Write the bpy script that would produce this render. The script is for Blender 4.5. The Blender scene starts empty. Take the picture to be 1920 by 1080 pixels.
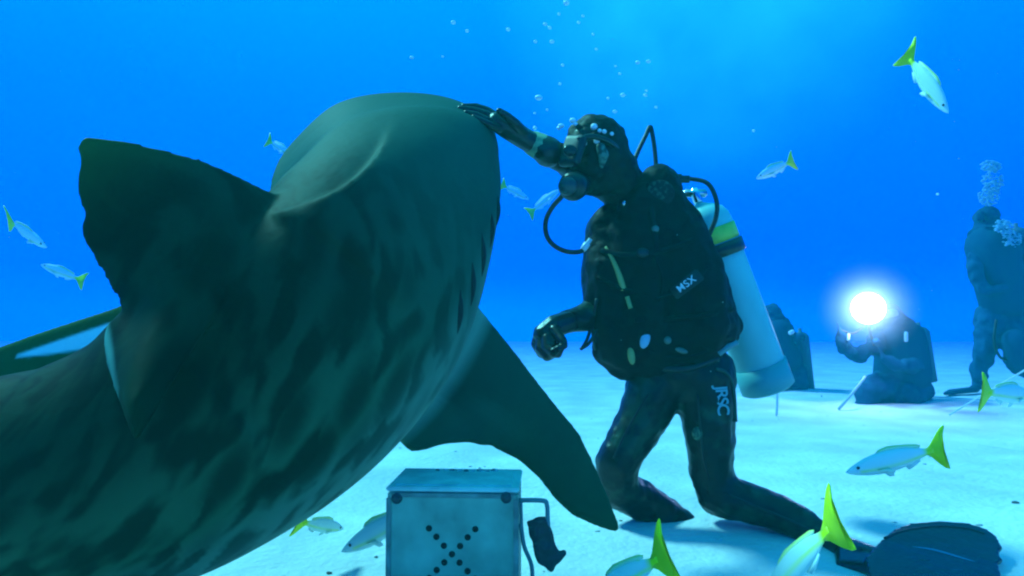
import bpy, bmesh, math, random
import numpy as np
from mathutils import Vector, Matrix, noise
random.seed(7)
sc = bpy.context.scene
COL = sc.collection
# ---------------------------------------------------------------- camera
FPX = 1251.0
PITCH = math.atan(70 / FPX)
CAM = Vector((0, 0, 0.73))
FWD = Vector((0, math.cos(PITCH), math.sin(PITCH)))
UP = Vector((0, -math.sin(PITCH), math.cos(PITCH)))
RT = Vector((1, 0, 0))
cd = bpy.data.cameras.new('camera'); cam = bpy.data.objects.new('camera', cd); COL.objects.link(cam)
cam.location = CAM; cam.rotation_euler = (math.pi / 2 + PITCH, 0, 0)
cd.sensor_width = 36; cd.lens = 18 * FPX / 960; cd.clip_start = 0.02; cd.clip_end = 500
sc.camera = cam
# ---------------------------------------------------------------- light
SUN_DIR = Vector((-0.52, 0.34, 0.75)).normalized()
sl = bpy.data.lights.new('sun', 'SUN'); sun = bpy.data.objects.new('sun', sl); COL.objects.link(sun)
sl.energy = 5.0; sl.angle = math.radians(9); sl.color = (0.30, 1.0, 0.62)      # daylight after metres of sea water
sun.rotation_euler = SUN_DIR.to_track_quat('Z', 'Y').to_euler(); sun.location = (0, 0, 8)
w = bpy.data.worlds.new('World'); sc.world = w; w.use_nodes = True
nt = w.node_tree; nt.nodes.clear()
out = nt.nodes.new('ShaderNodeOutputWorld'); bg = nt.nodes.new('ShaderNodeBackground')
tc = nt.nodes.new('ShaderNodeTexCoord'); sx = nt.nodes.new('ShaderNodeSeparateXYZ')
rp = nt.nodes.new('ShaderNodeValToRGB'); mr = nt.nodes.new('ShaderNodeMapRange')
mr.inputs['From Min'].default_value = -1; mr.inputs['From Max'].default_value = 1
ns = nt.nodes.new('ShaderNodeTexNoise'); ns.inputs['Scale'].default_value = 2.6; ns.inputs['Detail'].default_value = 2
ad = nt.nodes.new('ShaderNodeMath'); ad.operation = 'MULTIPLY_ADD'; ad.inputs[1].default_value = 0.07
L = nt.links.new
L(tc.outputs['Generated'], sx.inputs[0]); L(sx.outputs['Z'], mr.inputs['Value'])
L(tc.outputs['Generated'], ns.inputs['Vector']); L(ns.outputs['Fac'], ad.inputs[0]); L(mr.outputs[0], ad.inputs[2])
L(ad.outputs[0], rp.inputs['Fac'])
r = rp.color_ramp
r.elements[0].position = 0.0; r.elements[0].color = (0.0, 0.10, 0.15, 1)
r.elements[1].position = 1.0; r.elements[1].color = (0.03, 0.8, 0.8, 1)
for p, c in ((0.50, (0.0, 0.9, 0.80, 1)), (0.545, (0.0, 0.9, .80, 1)), (0.575, (0.0, 0.28, .80, 1)), (0.60, (0.0, 0.18, .80, 1)), (0.68, (0.0, 0.23, .80, 1)), (0.735, (0.0, 0.31, .80, 1)), (0.80, (0.0, 0.40, .80, 1))):
    e = r.elements.new(p); e.color = c
dt = nt.nodes.new('ShaderNodeVectorMath'); dt.operation = 'DOT_PRODUCT'; dt.inputs[1].default_value = tuple(Vector((0.26, 0.90, 0.46)).normalized())
gl = nt.nodes.new('ShaderNodeMapRange'); gl.interpolation_type = 'SMOOTHSTEP'; gl.inputs['From Min'].default_value = 0.955; gl.inputs['From Max'].default_value = 1.0
gn = nt.nodes.new('ShaderNodeTexNoise'); gn.inputs['Scale'].default_value = 9; gm_ = nt.nodes.new('ShaderNodeMath'); gm_.operation = 'MULTIPLY'
L(tc.outputs['Generated'], dt.inputs[0]); L(dt.outputs['Value'], gl.inputs['Value']); L(tc.outputs['Generated'], gn.inputs['Vector']); L(gl.outputs[0], gm_.inputs[0]); L(gn.outputs['Fac'], gm_.inputs[1])
mx = nt.nodes.new('ShaderNodeMix'); mx.data_type = 'RGBA'; L(gm_.outputs[0], mx.inputs[0]); L(rp.outputs['Color'], mx.inputs[6]); mx.inputs[7].default_value = (0.02, 0.75, 0.9, 1)   # sky light breaking through the surface
L(mx.outputs[2], bg.inputs['Color']); bg.inputs['Strength'].default_value = 1.0
L(bg.outputs[0], out.inputs[0])
sc.view_settings.view_transform = 'Standard'; sc.view_settings.look = 'None'
sc.view_settings.exposure = 0.6; sc.view_settings.gamma = 1.0
sc.render.engine = 'CYCLES'
sc.cycles.use_denoising = True
sc.cycles.volume_bounces = 1; sc.cycles.max_bounces = 6; sc.cycles.filter_width = 2.2
sc.cycles.sample_clamp_indirect = 4
HAZE = 0.11

# ---------------------------------------------------------------- helpers
def P(px, py, d):
    "a point d metres in front of the lens, found from its place in the photograph"
    return CAM + d * (FWD + RT * ((px - 960) / FPX) + UP * ((540 - py) / FPX))
def PR(px, py, d, rpx):
    return P(px, py, d), rpx * d / FPX

def mat(name, color, rough=0.6, noise_amt=0.0, noise_scale=20, color2=None, bump=0.0, bump_scale=60, metallic=0.0, spec=0.5, thresh=None):
    m = bpy.data.materials.new(name); m.use_nodes = True
    n = m.node_tree; b = n.nodes['Principled BSDF']
    b.inputs['Base Color'].default_value = (*color, 1); b.inputs['Roughness'].default_value = rough
    b.inputs['Metallic'].default_value = metallic; b.inputs['Specular IOR Level'].default_value = spec
    t = n.nodes.new('ShaderNodeTexCoord')
    if noise_amt > 0 or color2:
        x = n.nodes.new('ShaderNodeTexNoise'); x.inputs['Scale'].default_value = noise_scale; x.inputs['Detail'].default_value = 4
        n.links.new(t.outputs['Object'], x.inputs['Vector'])
        cr = n.nodes.new('ShaderNodeValToRGB')
        lo, hi = thresh or (0.35, 0.65)
        cr.color_ramp.elements[0].position = lo; cr.color_ramp.elements[1].position = hi
        c2 = color2 or tuple(c * (1 - noise_amt) for c in color)
        cr.color_ramp.elements[0].color = (*c2, 1); cr.color_ramp.elements[1].color = (*color, 1)
        n.links.new(x.outputs['Fac'], cr.inputs['Fac']); n.links.new(cr.outputs['Color'], b.inputs['Base Color'])
    if bump > 0:
        x = n.nodes.new('ShaderNodeTexNoise'); x.inputs['Scale'].default_value = bump_scale; x.inputs['Detail'].default_value = 5
        n.links.new(t.outputs['Object'], x.inputs['Vector'])
        bp = n.nodes.new('ShaderNodeBump'); bp.inputs['Strength'].default_value = bump; bp.inputs['Distance'].default_value = 0.01
        n.links.new(x.outputs['Fac'], bp.inputs['Height']); n.links.new(bp.outputs[0], b.inputs['Normal'])
    return m

def wloc(o):
    v = Vector((0, 0, 0))
    while o is not None:
        v += o.location; o = o.parent
    return v
def link(name, me, m, parent=None, local=False, smooth=True):
    me.name = name
    if m: me.materials.clear(); me.materials.append(m)
    if smooth:
        me.polygons.foreach_set('use_smooth', [True] * len(me.polygons))
    o = bpy.data.objects.new(name, me); COL.objects.link(o)
    if parent is not None:
        if not local: me.transform(Matrix.Translation(-wloc(parent)))
        o.parent = parent
    return o
def obj(name, bm, m, parent=None, local=False, smooth=True):
    bmesh.ops.recalc_face_normals(bm, faces=bm.faces)
    me = bpy.data.meshes.new(name); bm.to_mesh(me); bm.free()
    return link(name, me, m, parent, local, smooth)
def tag(o, label=None, cat=None, group=None, kind=None):
    if label: o['label'] = label
    if cat: o['category'] = cat
    if group: o['group'] = group
    if kind: o['kind'] = kind
    return o
def thing(name, loc, label, cat, group=None):
    o = bpy.data.objects.new(name, None); COL.objects.link(o); o.location = loc; o.empty_display_size = 0.1
    return tag(o, label, cat, group)

def ball(bm, c, r, scale=(1, 1, 1), rot=None, sub=2):
    mtx = Matrix.Translation(c)
    if rot is not None: mtx = mtx @ rot.to_4x4()
    mtx = mtx @ Matrix.Diagonal((scale[0] * r, scale[1] * r, scale[2] * r, 1))
    bmesh.ops.create_icosphere(bm, subdivisions=sub, radius=1, matrix=mtx)
def hull(bm, items, sub=2):
    "closed convex skin round a few balls (c, r) or (c, r, scale)"
    t = bmesh.new()
    for it in items:
        ball(t, it[0], it[1], it[2] if len(it) > 2 else (1, 1, 1), None, sub)
    g = bmesh.ops.convex_hull(t, input=t.verts)
    junk = [v for v in g['geom_interior'] if isinstance(v, bmesh.types.BMVert)]
    bmesh.ops.delete(t, geom=list(set(junk)), context='VERTS')
    loose = [v for v in t.verts if not v.link_faces]
    bmesh.ops.delete(t, geom=loose, context='VERTS')
    me = bpy.data.meshes.new('tmp'); t.to_mesh(me); t.free(); bm.from_mesh(me); bpy.data.meshes.remove(me)
def chain(bm, pts, sub=2):
    for a, b in zip(pts[:-1], pts[1:]): hull(bm, [a, b], sub)
def remeshed(bm, voxel, smooth=6, fac=0.5):
    bmesh.ops.recalc_face_normals(bm, faces=bm.faces)
    me = bpy.data.meshes.new('tmp'); bm.to_mesh(me); bm.free()
    o = bpy.data.objects.new('tmp', me); COL.objects.link(o)
    r_ = o.modifiers.new('r', 'REMESH'); r_.mode = 'VOXEL'; r_.voxel_size = voxel
    s_ = o.modifiers.new('s', 'SMOOTH'); s_.factor = fac; s_.iterations = smooth
    dg = bpy.context.evaluated_depsgraph_get(); dg.update()
    res = bpy.data.meshes.new_from_object(o.evaluated_get(dg))
    bpy.data.objects.remove(o); bpy.data.meshes.remove(me)
    return res
def wrinkle(me, amp, scale, seed=0):
    cn = [(v.co.copy(), v.normal.copy()) for v in me.vertices]; off = Vector((seed, seed, seed))
    flat = []
    for c, nn in cn: flat.extend(c + nn * (noise.noise(c * scale + off) * amp))
    me.vertices.foreach_set('co', flat); me.update()
def cat_rom(pts, n=8):
    pts = [Vector(p) for p in pts]; out_ = []
    e = [pts[0] * 2 - pts[1]] + pts + [pts[-1] * 2 - pts[-2]]
    for i in range(1, len(e) - 2):
        for k in range(n):
            t = k / n; p0, p1, p2, p3 = e[i - 1], e[i], e[i + 1], e[i + 2]
            out_.append(0.5 * ((2 * p1) + (p2 - p0) * t + (2 * p0 - 5 * p1 + 4 * p2 - p3) * t * t + (3 * p1 - p0 - 3 * p2 + p3) * t ** 3))
    out_.append(pts[-1]); return out_
def tube(bm, pts, r, seg=10, n=8, smooth=True):
    path = cat_rom(pts, n) if smooth else [Vector(p) for p in pts]
    rings = []; prev = None
    for i, p in enumerate(path):
        t = (path[min(i + 1, len(path) - 1)] - path[max(i - 1, 0)]).normalized()
        a = prev - t * prev.dot(t) if prev is not None else t.orthogonal()
        a.normalize(); prev = a; b = t.cross(a)
        rr = r(i / (len(path) - 1)) if callable(r) else r
        rings.append([bm.verts.new(p + (a * math.cos(2 * math.pi * k / seg) + b * math.sin(2 * math.pi * k / seg)) * rr) for k in range(seg)])
    for A, B in zip(rings[:-1], rings[1:]):
        for k in range(seg): bm.faces.new((A[k], A[(k + 1) % seg], B[(k + 1) % seg], B[k]))
    bm.faces.new(rings[0][::-1]); bm.faces.new(rings[-1])
def revolve(bm, prof, a, axis, seg=24):
    "prof: (distance along axis, radius)"
    axis = axis.normalized(); u = axis.orthogonal().normalized(); v = axis.cross(u); rings = []
    for z, r_ in prof:
        rings.append([bm.verts.new(a + axis * z + (u * math.cos(2 * math.pi * k / seg) + v * math.sin(2 * math.pi * k / seg)) * r_) for k in range(seg)])
    for A, B in zip(rings[:-1], rings[1:]):
        for k in range(seg): bm.faces.new((A[k], A[(k + 1) % seg], B[(k + 1) % seg], B[k]))
    bm.faces.new(rings[0][::-1]); bm.faces.new(rings[-1])
def plate(bm, pts, th, nrm=None):
    "a closed slab whose outline is pts (3-D); th thickness"
    pts = [Vector(p) for p in pts]
    c = sum(pts, Vector()) / len(pts)
    if nrm is None:
        nrm = Vector()
        for i in range(len(pts)): nrm += (pts[i] - c).cross(pts[(i + 1) % len(pts)] - c)
    nrm = nrm.normalized()
    t = bmesh.new()
    A = [t.verts.new(p + nrm * th / 2) for p in pts]
    f = t.faces.new(A)
    res = bmesh.ops.triangulate(t, faces=[f], ngon_method='EAR_CLIP')
    g = bmesh.ops.duplicate(t, geom=list(t.verts) + list(t.edges) + list(t.faces))
    mp = g['vert_map']
    B = [mp[v] for v in A]
    for v in B: v.co -= nrm * th
    for i in range(len(A)):
        j = (i + 1) % len(A); t.faces.new((A[i], A[j], B[j], B[i]))
    bmesh.ops.recalc_face_normals(t, faces=t.faces)
    me = bpy.data.meshes.new('tmp'); t.to_mesh(me); t.free(); bm.from_mesh(me); bpy.data.meshes.remove(me)
def box(bm, mtx, size, bevel=0.0):
    t = bmesh.new(); bmesh.ops.create_cube(t, size=1, matrix=Matrix.Diagonal((*size, 1)))
    if bevel > 0: bmesh.ops.bevel(t, geom=t.edges, offset=bevel, segments=2, affect='EDGES')
    bmesh.ops.transform(t, matrix=mtx, verts=t.verts)
    me = bpy.data.meshes.new('tmp'); t.to_mesh(me); t.free(); bm.from_mesh(me); bpy.data.meshes.remove(me)
def text_mesh(body, size, extrude, mtx, spacing=1.0):
    cu = bpy.data.curves.new('tmp', 'FONT'); cu.body = body; cu.size = size; cu.extrude = extrude
    cu.align_x = 'CENTER'; cu.align_y = 'CENTER'; cu.space_character = spacing; cu.offset = size * 0.012
    o = bpy.data.objects.new('tmp', cu); COL.objects.link(o)
    dg = bpy.context.evaluated_depsgraph_get(); dg.update()
    me = bpy.data.meshes.new_from_object(o.evaluated_get(dg)); bpy.data.objects.remove(o)
    me.transform(mtx); return me
def _cast(o, off, ray):
    from mathutils.bvhtree import BVHTree
    if o.name not in _bvh:
        me = o.data
        _bvh[o.name] = BVHTree.FromPolygons([v.co.copy() for v in me.vertices], [tuple(p.vertices) for p in me.polygons])
    h, n, i, d = _bvh[o.name].ray_cast(CAM - off, ray)
    if h is None: return None, None
    if n.dot(ray) > 0: n = -n
    return h + off, n
_bvh = {}

# ---------------------------------------------------------------- seabed
def ground_z(x, y):
    v = Vector((x, y, 0))
    return 0.045 * noise.noise(v * 0.35) + 0.018 * noise.noise(v * 1.3 + Vector((3, 1, 0))) + 0.006 * noise.noise(v * 5.0)
def seabed():
    def axis(n, near, far):
        return [math.copysign(abs(t) * near + (abs(t) ** 5) * (far - near), t) for t in [i / n for i in range(-n, n + 1)]]
    ax = axis(160, 8, 28); ay = axis(160, 8, 28)
    verts = [(x, y + 2, ground_z(x, y + 2)) for y in ay for x in ax]
    W = len(ax); faces = [(j * W + i, j * W + i + 1, (j + 1) * W + i + 1, (j + 1) * W + i) for j in range(len(ay) - 1) for i in range(W - 1)]
    me = bpy.data.meshes.new('seabed'); me.from_pydata(verts, [], faces)
    m = mat('sand', (0.80, 0.76, 0.70), 0.9, 0.24, 2.2, bump=1.0, bump_scale=30, spec=0.1)
    n = m.node_tree; b = n.nodes['Principled BSDF']
    o = link('seabed', me, m); tag(o, kind='structure'); return o
seabed()

# ---------------------------------------------------------------- shark
ST = [  # px, py, depth, half width, half height up, half height down
 (738, 196, 2.66, .03, .03, .03), (735, 208, 2.60, .19, .07, .07), (728, 228, 2.52, .305, .11, .10),
 (722, 268, 2.40, .385, .16, .15), (720, 320, 2.27, .398, .225, .19), (724, 385, 2.12, .372, .30, .24),
 (700, 480, 1.96, .355, .345, .29), (640, 575, 1.82, .355, .345, .33), (550, 660, 1.70, .35, .35, .345),
 (430, 752, 1.62, .33, .32, .34), (300, 838, 1.57, .30, .285, .31), (150, 893, 1.54, .275, .265, .285),
 (0, 912, 1.54, .255, .245, .26), (-250, 950, 1.60, .215, .215, .215), (-500, 940, 1.72, .165, .17, .17),
 (-750, 910, 1.92, .095, .10, .10), (-900, 900, 2.08, .055, .06, .06), (-960, 897, 2.15, .03, .035, .035)]
DG = [(0, (-.05, -.60, .80)), (3, (-.10, -.66, .70)), (4, (-.12, -.68, .66)), (5, (-.24, -.70, .60)), (6, (-.46, -.66, .54)), (8, (-.48, -.66, .55)), (12, (-.35, -.55, .75)), (17, (-.1, -.3, .95))]
def build_shark():
    ctr = [P(a, b, c) for a, b, c, *_ in ST]
    NS = 14
    path = cat_rom(ctr, NS)
    prm = cat_rom([Vector((s[3], s[4], s[5])) for s in ST], NS)
    N = len(path)
    dist = [0.0]
    for i in range(1, N): dist.append(dist[-1] + (path[i] - path[i - 1]).length)
    frames = []
    for i in range(N):
        t = (path[max(i - 1, 0)] - path[min(i + 1, N - 1)]).normalized()      # towards the nose
        f = i / NS
        for (a, va), (b, vb) in zip(DG[:-1], DG[1:]):
            if a <= f <= b + 1e-6: g = Vector(va).lerp(Vector(vb), (f - a) / (b - a))
        d = (g - t * g.dot(t)).normalized(); frames.append((t, d, t.cross(d)))
    bm = bmesh.new(); SEG = 64; rings = []
    for i in range(N):
        t, d, s = frames[i]; w_, hu, hd = prm[i]; w_ = max(w_, .012); hu = max(hu, .012); hd = max(hd, .012)
        ring = []
        for k in range(SEG):
            th = 2 * math.pi * k / SEG; cx, cz = math.sin(th), math.cos(th)
            a = math.copysign(abs(cx) ** 0.92, cx) * w_
            f = i / NS; tent = 1.6 if 2.5 < f < 9 else 1.1
            if f < 7.5:
                g = max(0, min(1, (f - 1.6) / 1.6, (7.5 - f) / 1.5)); tent = 1.0 + g * (1.9 if cx < 0 else -.12)
            b = hu * abs(cz) ** tent if cz > 0 else -hd * abs(cz) ** 0.95
            ring.append(bm.verts.new(path[i] + s * a + d * b))
        rings.append(ring)
    for A, B in zip(rings[:-1], rings[1:]):
        for k in range(SEG): bm.faces.new((A[k], A[(k + 1) % SEG], B[(k + 1) % SEG], B[k]))
    bm.faces.new(rings[0]); bm.faces.new(rings[-1][::-1])
    bmesh.ops.recalc_face_normals(bm, faces=bm.faces)
    # dorsal fin
    # the crest of the nape, running from the dorsal fin up on to the head and overhanging the left cheek
    from mathutils.bvhtree import BVHTree
    tree = BVHTree.FromBMesh(bm)
    def sdepth(px, py):
        dr = P(px, py, 1) - CAM; h = tree.ray_cast(CAM, dr.normalized())[0]
        return (h - CAM).dot(FWD) if h is not None else None
    crest = cat_rom([Vector(q) for q in [(742, 205, .0), (731, 240, .012), (716, 270, .03), (697, 298, .055), (670, 326, .075), (638, 350, .085), (600, 369, .085), (565, 381, .07), (530, 392, .04), (500, 400, .0)]], 6)
    top_, bot_ = [], []; K_ = 22
    for i, c in enumerate(crest):
        ra, rb = [], []; u_ = i / (len(crest) - 1); ex, ey = 190 - 60 * u_, 70 + 150 * u_; last = 2.0
        for k in range(K_ + 1):
            u = k / K_; px, py = c.x + ex * u, c.y + ey * u; d_ = sdepth(px, py)
            d_ = last if d_ is None else d_; last = d_
            d_ += .010 * u * u + .014 * u ** 3 - c.z * (1 - u) ** 1.8
            ra.append(bm.verts.new(P(px, py, d_))); rb.append(bm.verts.new(P(px + 6, py + 6, d_ + .12)))
        top_.append(ra); bot_.append(rb)
    nC = len(top_)
    for i in range(nC - 1):
        for k in range(K_):
            bm.faces.new((top_[i][k], top_[i][k + 1], top_[i + 1][k + 1], top_[i + 1][k])); bm.faces.new((bot_[i][k], bot_[i + 1][k], bot_[i + 1][k + 1], bot_[i][k + 1]))
        bm.faces.new((top_[i][0], top_[i + 1][0], bot_[i + 1][0], bot_[i][0])); bm.faces.new((top_[i][K_], bot_[i][K_], bot_[i + 1][K_], top_[i + 1][K_]))
    for k in range(K_):
        bm.faces.new((top_[0][k], bot_[0][k], bot_[0][k + 1], top_[0][k + 1])); bm.faces.new((top_[-1][k], top_[-1][k + 1], bot_[-1][k + 1], bot_[-1][k]))
    def fin_loft(A, B, th_root, th_tip, n=70, m=14):
        "thin foil between a leading and a trailing edge, both listed root to tip"
        def samp(pts):
            q = [P(*p) for p in pts]; dd = [0]
            for u, v in zip(q[:-1], q[1:]): dd.append(dd[-1] + (v - u).length)
            dd = np.array(dd) / dd[-1]; arr = np.array([tuple(p) for p in q])
            t_ = np.linspace(0, 1, n); return np.stack([np.interp(t_, dd, arr[:, k]) for k in range(3)], 1)
        a_, b_ = samp(A), samp(B)
        nr = Vector(tuple(b_[0] - a_[0])).cross(Vector(tuple(a_[-1] - a_[0]))).normalized(); rows = []
        for j in range(n):
            th = th_root + (th_tip - th_root) * j / (n - 1); up_, dn_ = [], []
            for k in range(m + 1):
                u = k / m; p = Vector(tuple(a_[j] * (1 - u) + b_[j] * u)); h = th * (0.60 + 0.40 * (4 * u * (1 - u)) ** .6) / 2
                up_.append(bm.verts.new(p + nr * h)); dn_.append(bm.verts.new(p - nr * h))
            rows.append(up_ + dn_[::-1])
        K = len(rows[0])
        for ra, rb in zip(rows[:-1], rows[1:]):
            for k in range(K): bm.faces.new((ra[k], ra[(k + 1) % K], rb[(k + 1) % K], rb[k]))
        bm.faces.new(rows[0][::-1]); bm.faces.new(rows[-1])
    # dorsal fin
    fin_loft([(620, 420, 1.78), (570, 392, 1.71), (520, 371, 1.66), (450, 335, 1.60), (380, 303, 1.55), (300, 279, 1.50), (230, 263, 1.46), (165, 255, 1.43), (150, 259, 1.42)],
             [(310, 650, 1.38), (280, 750, 1.22), (262, 826, 1.12), (252, 760, 1.13), (246, 680, 1.19), (238, 604, 1.31), (212, 550, 1.37), (185, 500, 1.41), (158, 452, 1.42), (150, 424, 1.42), (152, 412, 1.42), (172, 401, 1.42), (149, 391, 1.42), (145, 340, 1.42), (151, 300, 1.42), (144, 276, 1.42)], .050, .026)
    # its rear lobe, curled over and turned to the sun
    fin_loft([(238, 596, 1.32), (247, 680, 1.20), (252, 760, 1.12), (258, 830, 1.10)],
             [(218, 598, 1.34), (203, 610, 1.34), (196, 642, 1.32), (201, 682, 1.28), (214, 724, 1.22), (232, 772, 1.16), (256, 830, 1.11)], .024, .020, 30, 6)
    # right pectoral fin
    fin_loft([(860, 530, 1.96), (905, 588, 1.99), (960, 655, 2.0), (1025, 740, 2.0), (1085, 812, 2.0), (1108, 858, 2.0), (1135, 918, 1.98), (1163, 990, 1.96)],
             [(690, 760, 1.84), (752, 830, 1.86), (770, 848, 1.86), (796, 844, 1.86), (830, 833, 1.87), (878, 829, 1.88), (912, 838, 1.9), (919, 829, 1.9), (928, 841, 1.9), (972, 862, 1.91), (1012, 898, 1.92), (1042, 938, 1.93), (1075, 968, 1.94), (1120, 988, 1.95), (1156, 999, 1.96)], .07, .026)
    # left pectoral fin, reaching back and out on the far side
    fin_loft([(520, 470, 1.95), (420, 495, 1.97), (300, 545, 2.0), (210, 580, 2.02), (110, 612, 2.03), (0, 650, 2.03), (-60, 682, 2.02)],
             [(460, 640, 1.93), (260, 700, 1.95), (100, 720, 1.98), (-50, 710, 2.0)], .06, .028)
    # tail: upper and lower lobe, second dorsal, pelvic and anal fins
    e, (t, d, s) = path[-2], frames[-2]
    back = -t
    def fp(base, a, b, c=0): return base + back * a + d * b + s * c
    plate(bm, [fp(e, -.22, .02), fp(e, -.02, .08), fp(e, .3, .42), fp(e, .62, .78), fp(e, .68, .76), fp(e, .52, .46), fp(e, .28, .12), fp(e, .22, -.02), fp(e, .28, -.26), fp(e, .22, -.30), fp(e, .08, -.2), fp(e, -.12, -.06)], .026, s)
    for fr, hgt, ln, sgn in ((0.83, .10, .16, 1), (0.83, .09, .15, -1)):
        i = int(fr * (N - 1)); q = path[i]; t2, d2, s2 = frames[i]; rr = prm[i].y
        plate(bm, [q + t2 * ln * .6 + d2 * sgn * rr * .6, q - t2 * ln * .1 + d2 * sgn * (rr + hgt), q - t2 * ln * .35 + d2 * sgn * (rr + hgt * .8), q - t2 * ln * .9 + d2 * sgn * (rr + .015), q - t2 * ln * .7 + d2 * sgn * rr * .6], .024, s2)
    i = int(0.70 * (N - 1)); q = path[i]; t2, d2, s2 = frames[i]; rr = prm[i].y
    for sg in (-1, 1):
        o_ = s2 * sg
        plate(bm, [q + t2 * .12 - d2 * rr * .8 + o_ * .02, q - t2 * .02 - d2 * (rr + .03) + o_ * .2, q - t2 * .1 - d2 * (rr + .03) + o_ * .2, q - t2 * .2 - d2 * rr * .9 + o_ * .05], .024, d2)
    me = remeshed(bm, 0.0082, 10, 0.6)
    # skin coordinates measured on the animal itself
    pa = np.array([tuple(p) for p in path]); T = np.array([tuple(f[0]) for f in frames]); D = np.array([tuple(f[1]) for f in frames]); S = np.array([tuple(f[2]) for f in frames])
    pr = np.array([tuple(p) for p in prm]); ds = np.array(dist)
    n = len(me.vertices); co = np.empty(n * 3); me.vertices.foreach_get('co', co); co = co.reshape(-1, 3)
    idx = np.empty(n, int)
    for a in range(0, n, 20000):
        dd = ((co[a:a + 20000, None, :] - pa[None]) ** 2).sum(2); idx[a:a + 20000] = dd.argmin(1)
    rel = co - pa[idx]; dz = (rel * D[idx]).sum(1); dx = (rel * S[idx]).sum(1); da = (rel * T[idx]).sum(1)
    rr = np.maximum(np.abs(pr[idx]).max(1), .03); rad = np.sqrt(dz ** 2 + dx ** 2) / rr
    ang = np.arctan2(dx, dz)
    fin = np.clip((rad - 1.35) / 0.5, 0, 1); finb = np.clip((rad - 1.02) / 0.12, 0, 1)
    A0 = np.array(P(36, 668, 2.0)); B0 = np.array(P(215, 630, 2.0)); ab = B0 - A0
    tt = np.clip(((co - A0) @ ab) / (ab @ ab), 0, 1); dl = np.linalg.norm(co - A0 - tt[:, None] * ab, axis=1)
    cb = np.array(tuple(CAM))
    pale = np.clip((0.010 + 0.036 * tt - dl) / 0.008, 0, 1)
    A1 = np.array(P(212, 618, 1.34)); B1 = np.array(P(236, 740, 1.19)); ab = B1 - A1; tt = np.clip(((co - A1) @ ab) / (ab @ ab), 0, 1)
    lobe = np.clip((0.024 - np.linalg.norm(co - A1 - tt[:, None] * ab, axis=1)) / 0.008, 0, 1) * (1 - .7 * tt)  # sunlit look of the curled rear edge, painted as a paler patch
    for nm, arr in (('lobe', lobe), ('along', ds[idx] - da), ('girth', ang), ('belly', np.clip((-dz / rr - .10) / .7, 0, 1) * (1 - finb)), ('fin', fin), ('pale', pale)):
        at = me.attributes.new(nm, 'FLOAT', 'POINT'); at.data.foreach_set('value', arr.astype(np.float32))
    return me, path, prm, frames
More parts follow.
